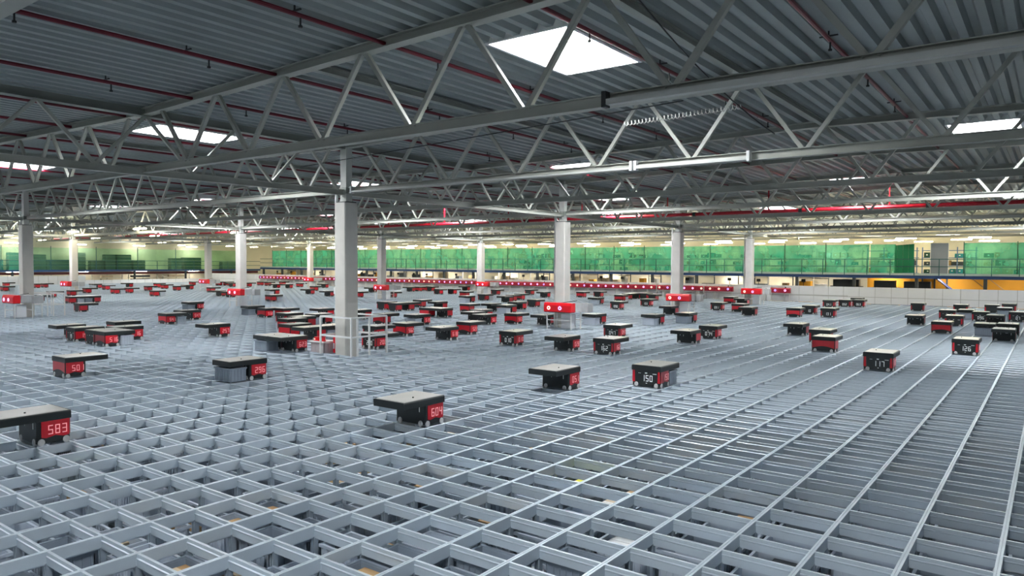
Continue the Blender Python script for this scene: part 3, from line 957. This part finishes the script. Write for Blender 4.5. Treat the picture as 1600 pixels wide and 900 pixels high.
ml = thing('side_mezzanine', 'mezzanine floor with dark edge beam along the left end of hall', 'mezzanine', (MX, 0, 0))
part('deck', MB().box(-2.9, 0, -12, MY, 1.40, 1.56), 'port_grey', ml)
part('edge_beam', MB().ibeam('y', -12, MY, 0.06, 1.38, 0.24, 0.16, 0.03), 'beam_blue', ml)
part('under_beam', MB().ibeam('y', -12, MY, -0.6, 1.02, 0.32, 0.2, 0.03), 'pipe_red_shaded', ml)
for k in range(10):
    part('post', MB().box(-0.3, -0.1, -8 + 7.0 * k, -7.8 + 7.0 * k, -2.0, 1.38), 'tote_dusk', ml)
hl = thing('side_handrail', 'dark teal handrail along the left mezzanine edge', 'railing', (MX, 0, 0))
hp2 = MB().box(0.0, 0.06, -0.03, 0.03, 1.6, 2.75).mesh('post', 'rail_teal')
for k in range(22):
    link('post', hp2, hl, (0, 57.0 - 2.6 * k, 0))
for z in (2.15, 2.75):
    part('rail', MB().box(0, 0.05, -4, MY, z - 0.03, z + 0.03), 'rail_teal', hl)

# safety net on the far mezzanine
net = thing('safety_net', 'translucent green safety net hung behind the far mezzanine handrail', 'net', (0, MY + 0.9, 0))
np_me = MB().box(0.02, 3.42, 0, 0.02, 1.95, 4.36).mesh('net_panel', 'green_net')
npost = MB().box(-0.03, 0.03, -0.02, 0.04, 1.86, 4.5).mesh('net_post', 'tote_dark')
x = -8.6 - 3.44
while x > -94:
    link('net_panel', np_me, net, (x, 0, 0))
    link('net_post', npost, net, (x, 0, 0))
    x -= 3.44
link('net_panel', MB().box(0.02, 1.9, 0, 0.02, 1.95, 4.36).mesh('net_panel', 'green_net'), net, (-8.55, 0, 0))
net2 = thing('safety_net', 'pale green safety net at the right end of the mezzanine', 'net', (0, MY + 0.9, 0))
pp_me = MB().box(0.02, 3.42, 0, 0.02, 1.95, 4.40).mesh('net_panel', 'green_net')
for x in (-1.9, 1.54, 4.98):
    link('net_panel', pp_me, net2, (x, 0, 0))
    link('net_post', npost, net2, (x, 0, 0))
fold = MB()
for k in range(7):
    fold.box(-6.7 + 0.2 * k, -6.7 + 0.2 * (k + 1), 0.06 * (k % 2), 0.06 * (k % 2) + 0.04, 2.0 + 0.01 * k, 4.28 + 0.015 * k)
tag(part('folded_net', fold, 'net_solid', None, (0, MY + 0.75, 0)), 'dark green folded net bundle left of the opening', 'net')
bd = thing('board', 'tall plain grey board standing in the net opening', 'board', (-3.55, MY + 0.9, 0))
part('sheet', MB().box(-0.6, 0.6, 0, 0.05, 1.86, 4.42), 'board_grey', bd)
part('edge_strip', MB().box(-0.64, -0.6, 0, 0.06, 1.86, 4.42).box(0.6, 0.64, 0, 0.06, 1.86, 4.42), 'white_paint', bd)

# left net: pale, on the side mezzanine
net3 = thing('safety_net', 'thin pale green net along the left mezzanine', 'net', (MX - 0.8, 0, 0))
lp_me = MB().box(0, 0.02, 0.02, 5.16, 1.6, 4.3).mesh('net_panel', 'pale_net')
for k in range(12):
    link('net_panel', lp_me, net3, (0, -5.0 + 5.2 * k, 0))
    link('net_post', MB().box(-0.02, 0.04, -0.03, 0.03, 1.56, 4.5).mesh('net_post', 'rail_teal'), net3, (0, -5.0 + 5.2 * k, 0))

# stacked totes on the left mezzanine
tote_spec = [(6.5, 3.4, 2.4, 'tote_dark'), (9.6, 1.3, 1.1, 'tote_dark'), (13.4, 2.0, 0.8, 'tote_dark'), (16.6, 2.2, 1.0, 'tote_dusk'), (19.0, 1.5, 2.0, 'tote_teal'), (22.4, 2.6, 1.2, 'tote_teal'), (25.4, 2.4, 1.3, 'tote_teal'), (27.8, 1.3, 2.1, 'tote_teal'), (30.2, 1.8, 1.9, 'tote_dark'), (32.4, 2.6, 1.3, 'tote_dark'), (34.8, 1.6, 2.2, 'tote_dark'), (37.0, 1.6, 1.2, 'tote_dark'), (38.6, 1.3, 2.0, 'tote_dark'), (40.3, 1.9, 2.0, 'tote_dark'), (42.3, 1.6, 1.3, 'tote_dark'), (47.4, 1.5, 1.6, 'tote_dark'), (49.8, 2.6, 1.7, 'tote_dark'), (55.5, 2.2, 1.1, 'tote_dark'), (3.0, 2.2, 1.4, 'tote_dark')]
for n, (y, w, h, m) in enumerate(tote_spec):
    t = thing('tote_stack', f'{"teal" if m == "tote_teal" else "dark green"} stacked totes behind pale net, {ORD[n]} stack counted along left mezzanine', 'totes', (MX - 1.8, y, 1.56))
    z = 0.0
    while z < h - 0.05:
        part('tote', MB().tap(-0.45, 0.45, -w / 2, w / 2, z + 0.01, min(z + 0.42, h), 0.03), m, t)
        z += 0.43

# racks with boxes behind the far net
crnd = random.Random(11)
for n in range(20):
    x = 1.0 - 4.2 * n
    y = MY + 4.2
    blue = n in (1, 2)
    t = thing('storage_rack', f'tall storage rack behind the green net, {ORD[n]} from the right', 'rack', (x, y, 1.86), 0, 'racks on the far mezzanine')
    fm = 'rack_blue' if blue else 'rack_frame'
    for px in (-1.9, -0.6, 0.6, 1.9):
        part('upright', MB().box(px - 0.04, px + 0.04, -0.45, -0.37, 0, 2.3), fm, t)
    for z in (0.1, 0.75, 1.4, 2.0):
        part('shelf', MB().box(-1.95, 1.95, -0.45, 0.45, z, z + 0.05), fm, t)
        if z > 1.9:
            continue
        px = -1.8
        bi = 0
        while px < 1.5:
            w = crnd.uniform(0.35, 0.8)
            hh = crnd.uniform(0.25, 0.52)
            if crnd.random() < 0.7 and n < 12:
                m = crnd.choice(['carton', 'carton_pale', 'tote_dark', 'goods_white', 'tote_dusk', 'tote_teal'])
                b = thing('carton', f'{dict(carton="brown", carton_pale="pale", tote_dark="dark green", goods_white="white", tote_dusk="black", tote_teal="teal")[m]} box, {ORD[bi]} on the {["bottom", "middle", "upper"][[0.1, 0.75, 1.4].index(z)]} shelf of {ORD[n]} rack from right', 'box', (x + px + w / 2, y, 1.86 + z + 0.051), 0, 'boxes on the mezzanine racks')
                part('box', MB().tap(-w / 2, w / 2, -0.35, 0.35, 0, hh, 0.01), m, b)
                bi += 1
                part('label', MB().box(-0.06, 0.06, -0.352, -0.35, hh * 0.4, hh * 0.65), 'goods_white', b)
            px += w + 0.06

# lights over the mezzanine, under it and in the left part of the hall
lamp_me = {m: MB().prism([(-0.08, -0.01), (0.08, -0.01), (0.11, 0.03), (0.08, 0.06), (-0.08, 0.06), (-0.11, 0.03)], 'x', -0.75, 0.75).mesh('tube_cover', m) for m in ('lamp_warm', 'lamp_white')}
body_l = MB().box(-0.78, 0.78, -0.035, 0.035, 0.06, 0.11).mesh('housing', 'port_grey')
rod_l = MB().box(-0.6, -0.59, -0.005, 0.005, 0.1, 1.56).box(0.59, 0.6, -0.005, 0.005, 0.1, 1.56).mesh('rods', 'port_grey')


def lamp(x, y, z, m, lb, grp, rods=True, rot=0.0):
    t = thing('linear_lamp', lb, 'lamp', (x, y, z), rot, grp)
    link('tube_cover', lamp_me[m], t)
    link('housing', body_l, t)
    if rods:
        link('rods', rod_l, t)


hall = [(-47.9, 19.7), (-57.9, 19.4), (-71.2, 19.5), (-47.8, 27.1), (-58.2, 42.0), (-73.3, 27.7), (-61.3, 27.6), (-86.0, 27.6), (-83, 19.6), (-72, 40), (-84, 40), (-84, 8), (-48, 36.5), (-61.5, 36)]
for n, (x, y) in enumerate(sorted(hall)):
    lamp(x, y, 4.95, 'lamp_warm', f'yellowish hanging lamp over the left of the hall, {ORD[n]} counted from far left', 'hanging lamps in the left hall')
for r, y in enumerate((46.4, 52.5, 57.5, 62.5, 67.5, 72.5)):  # nearest row added to light the white screen; others multiplied for brightness
    for k in range(19):
        x = 2.5 - 5.2 * k + (r % 2) * 1.7
        lamp(x, y, 4.85, 'lamp_warm' if (k + r) % 3 else 'lamp_white', f'bright mezzanine-end strip lamp, first row added as fill, {ORD[r]} row, {ORD[k]} from right', 'strip lamps over the mezzanine')
for k in range(20):
    x = 1.5 - 4.6 * k
    lamp(x, MY + 2.8 + (k % 3) * 0.6, 1.60, 'lamp_white', f'bright strip lamp under the mezzanine, {ORD[k]} from the right', 'strip lamps under the mezzanine', False)
for k in range(8):
    lamp(MX - 1.6, -2 + 7.4 * k, 4.75, 'lamp_white', f'strip lamp above the left mezzanine, {ORD[k]} from the front', 'strip lamps over the left mezzanine', True, math.pi / 2)
    lamp(MX - 1.2, -2 + 7.4 * k, 1.285, 'lamp_white', f'strip lamp under the left mezzanine, {ORD[k]} from the front', 'strip lamps under the left mezzanine', False, math.pi / 2)

# back of the mezzanine underside: orange wall, stairs, office fronts
struct(part('wall_orange', MB().box(-9.5, XR, MY + 5.0, MY + 5.2, -2.0, 1.715), 'wall_orange'))
struct(part('wall_under_mezzanine', MB().box(MX, -9.5, MY + 5.0, MY + 5.2, -2.0, 1.715), 'wall_cream'))
st = thing('staircase', 'dark blue staircase descending before the orange wall', 'stairs', (-3.3, MY + 3.0, 0))
part('stringer', MB().bar((-0.9, 0, 1.8), (3.4, 0, -2.0), 0.08, 0.42, (0, 1, 0)), 'stair_blue', st)
part('stringer', MB().bar((-0.9, 1.0, 1.8), (3.4, 1.0, -2.0), 0.08, 0.42, (0, 1, 0)), 'stair_blue', st)
for k in range(18):
    part('tread', MB().box(-0.9 + 0.24 * k - 0.13, -0.9 + 0.24 * k + 0.13, 0.03, 0.97, 1.74 - 0.21 * k, 1.77 - 0.21 * k), 'stair_blue', st)
rl = thing('stair_rail', 'thin rust coloured rail slanting beside the blue staircase', 'railing', (-3.0, MY + 2.9, 0))
part('rail', MB().bar((1.3, 0, 1.8), (4.8, 0, -1.2), 0.06, 0.06), 'carton', rl)
part('rail', MB().bar((2.4, 0.6, 1.8), (5.6, 0.6, -1.0), 0.06, 0.06), 'carton', rl)
dw = thing('doorway', 'dark framed double doorway in the orange wall', 'door', (-4.3, MY + 4.9, 0))
for x in (-0.9, 0.0, 0.9):
    part('jamb', MB().box(x - 0.06, x + 0.06, -0.06, 0.06, -2.0, 1.75), 'tote_dusk', dw)
part('lower_panel', MB().box(-0.84, 0.84, -0.03, 0.03, -2.0, 0.55), 'tote_dusk', dw)
for k, (x, w, h, m, lb) in enumerate(((-5.2, 1.2, 0.9, 'goods_blue', 'blue conveyor unit under the mezzanine'), (-7.6, 1.0, 0.95, 'tote_dark', 'dark green machine under the mezzanine'), (-10.6, 1.3, 1.0, 'tote_dusk', 'dark machine under the mezzanine left of the green one'))):
    t = thing('conveyor_unit', lb, 'machine', (x, MY + 2.2, 0))
    part('body', MB().tap(-w, w, -0.4, 0.4, -2.0, h - 0.15, 0.05), m, t)
    part('head', MB().box(-w * 0.8, w * 0.8, -0.3, 0.3, h - 0.15, h + 0.42), 'tote_dusk', t)
urnd = random.Random(5)
for k in range(46):
    x = -12.6 - 1.72 * k
    m = urnd.choice(['carton_pale', 'rack_frame', 'tote_dusk', 'carton', 'goods_white', 'board_grey', 'wall_orange'])
    t = thing('picking_station', f'cluttered picking station under the mezzanine, {ORD[k]} from the right', 'workstation', (x, MY + urnd.uniform(1.0, 3.6), 0), 0, 'picking stations under the mezzanine')
    h = urnd.uniform(0.7, 1.42)
    w = urnd.uniform(0.2, 0.55)
    part('cabinet', MB().box(-w, w, -0.3, 0.3, -2.0, h), m, t)
    if k % 2:
        part('screen', MB().box(-0.3, 0.05, -0.34, -0.30, 1.1, 1.36), 'dark_metal', t)
        part('screen_stand', MB().box(-0.14, -0.10, -0.32, -0.28, 0.5, 1.1), 'dark_metal', t)
    part('mast', MB().box(0.6, 0.68, -0.03, 0.05, -2.0, 1.58), urnd.choice(['rack_frame', 'tote_dusk', 'tote_dusk', 'white_paint']), t)
    part('crossbar', MB().box(-0.7, 0.68, -0.03, 0.01, 1.44, 1.50), urnd.choice(['rack_frame', 'tote_dusk', 'white_paint']), t)
# shelving below the left mezzanine
for k in range(8):
    t = thing('parts_shelf', f'pale shelving unit below the left mezzanine, {ORD[k]} from the front', 'shelf', (MX - 1.0, 15 + 4.6 * k, 0), 0, 'shelving below the left mezzanine')
    for y in (-1.9, 0, 1.9):
        part('upright', MB().box(-0.05, 0.05, y - 0.05, y + 0.05, -2.0, 0.98), 'rack_frame', t)
    for z in (-0.4, 0.1, 0.55):
        part('shelf', MB().box(-0.3, 0.3, -1.9, 1.9, z, z + 0.05), 'rack_frame', t)
        part('goods', MB().box(-0.2, 0.25, -1.6 + 0.4 * (k % 3), 0.4 + 0.2 * (k % 4), z + 0.05, z + 0.3), 'carton_pale' if k % 3 else 'tote_dusk', t)

# ------------------------------------------------------------------ service crate and extinguisher by the guarded column
c0 = pix_ground(498, 552)
t = thing('service_crate', 'small clear service crate with red beacons left of guarded column', 'crate', (c0.x - 0.22, c0.y + 0.32, 0))
part('tub', bin_mb(), 'glass_box', t)
part('rim', MB().box(-0.33, 0.33, -0.23, -0.2, 0.3, 0.34).box(-0.33, 0.33, 0.2, 0.23, 0.3, 0.34).box(-0.33, -0.3, -0.2, 0.2, 0.3, 0.34).box(0.3, 0.33, -0.2, 0.2, 0.3, 0.34), 'white_paint', t)
for x in (-0.2, 0.06):
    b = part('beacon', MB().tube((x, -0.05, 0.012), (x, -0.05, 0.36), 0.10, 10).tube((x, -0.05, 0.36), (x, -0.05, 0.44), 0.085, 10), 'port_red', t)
    part('lamp_glint', MB().tube((x, -0.14, 0.38), (x, -0.10, 0.38), 0.02, 6), 'ring_warm', b)  # glint on the dome built as a small glowing stub
c1 = pix_ground(519, 551)
t = thing('fire_extinguisher', 'red fire extinguisher standing at foot of guarded column', 'extinguisher', (c1.x + 0.05, c1.y + 0.12, 0))
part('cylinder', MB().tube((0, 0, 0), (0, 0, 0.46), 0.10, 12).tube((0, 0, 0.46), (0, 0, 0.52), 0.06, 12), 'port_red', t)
part('valve', MB().tube((0, 0, 0.52), (0, 0, 0.60), 0.025, 8).box(-0.02, 0.09, -0.015, 0.015, 0.58, 0.61), 'dark_metal', t)
part('label', MB().box(-0.03, 0.03, -0.103, -0.095, 0.12, 0.28), 'goods_white', t)
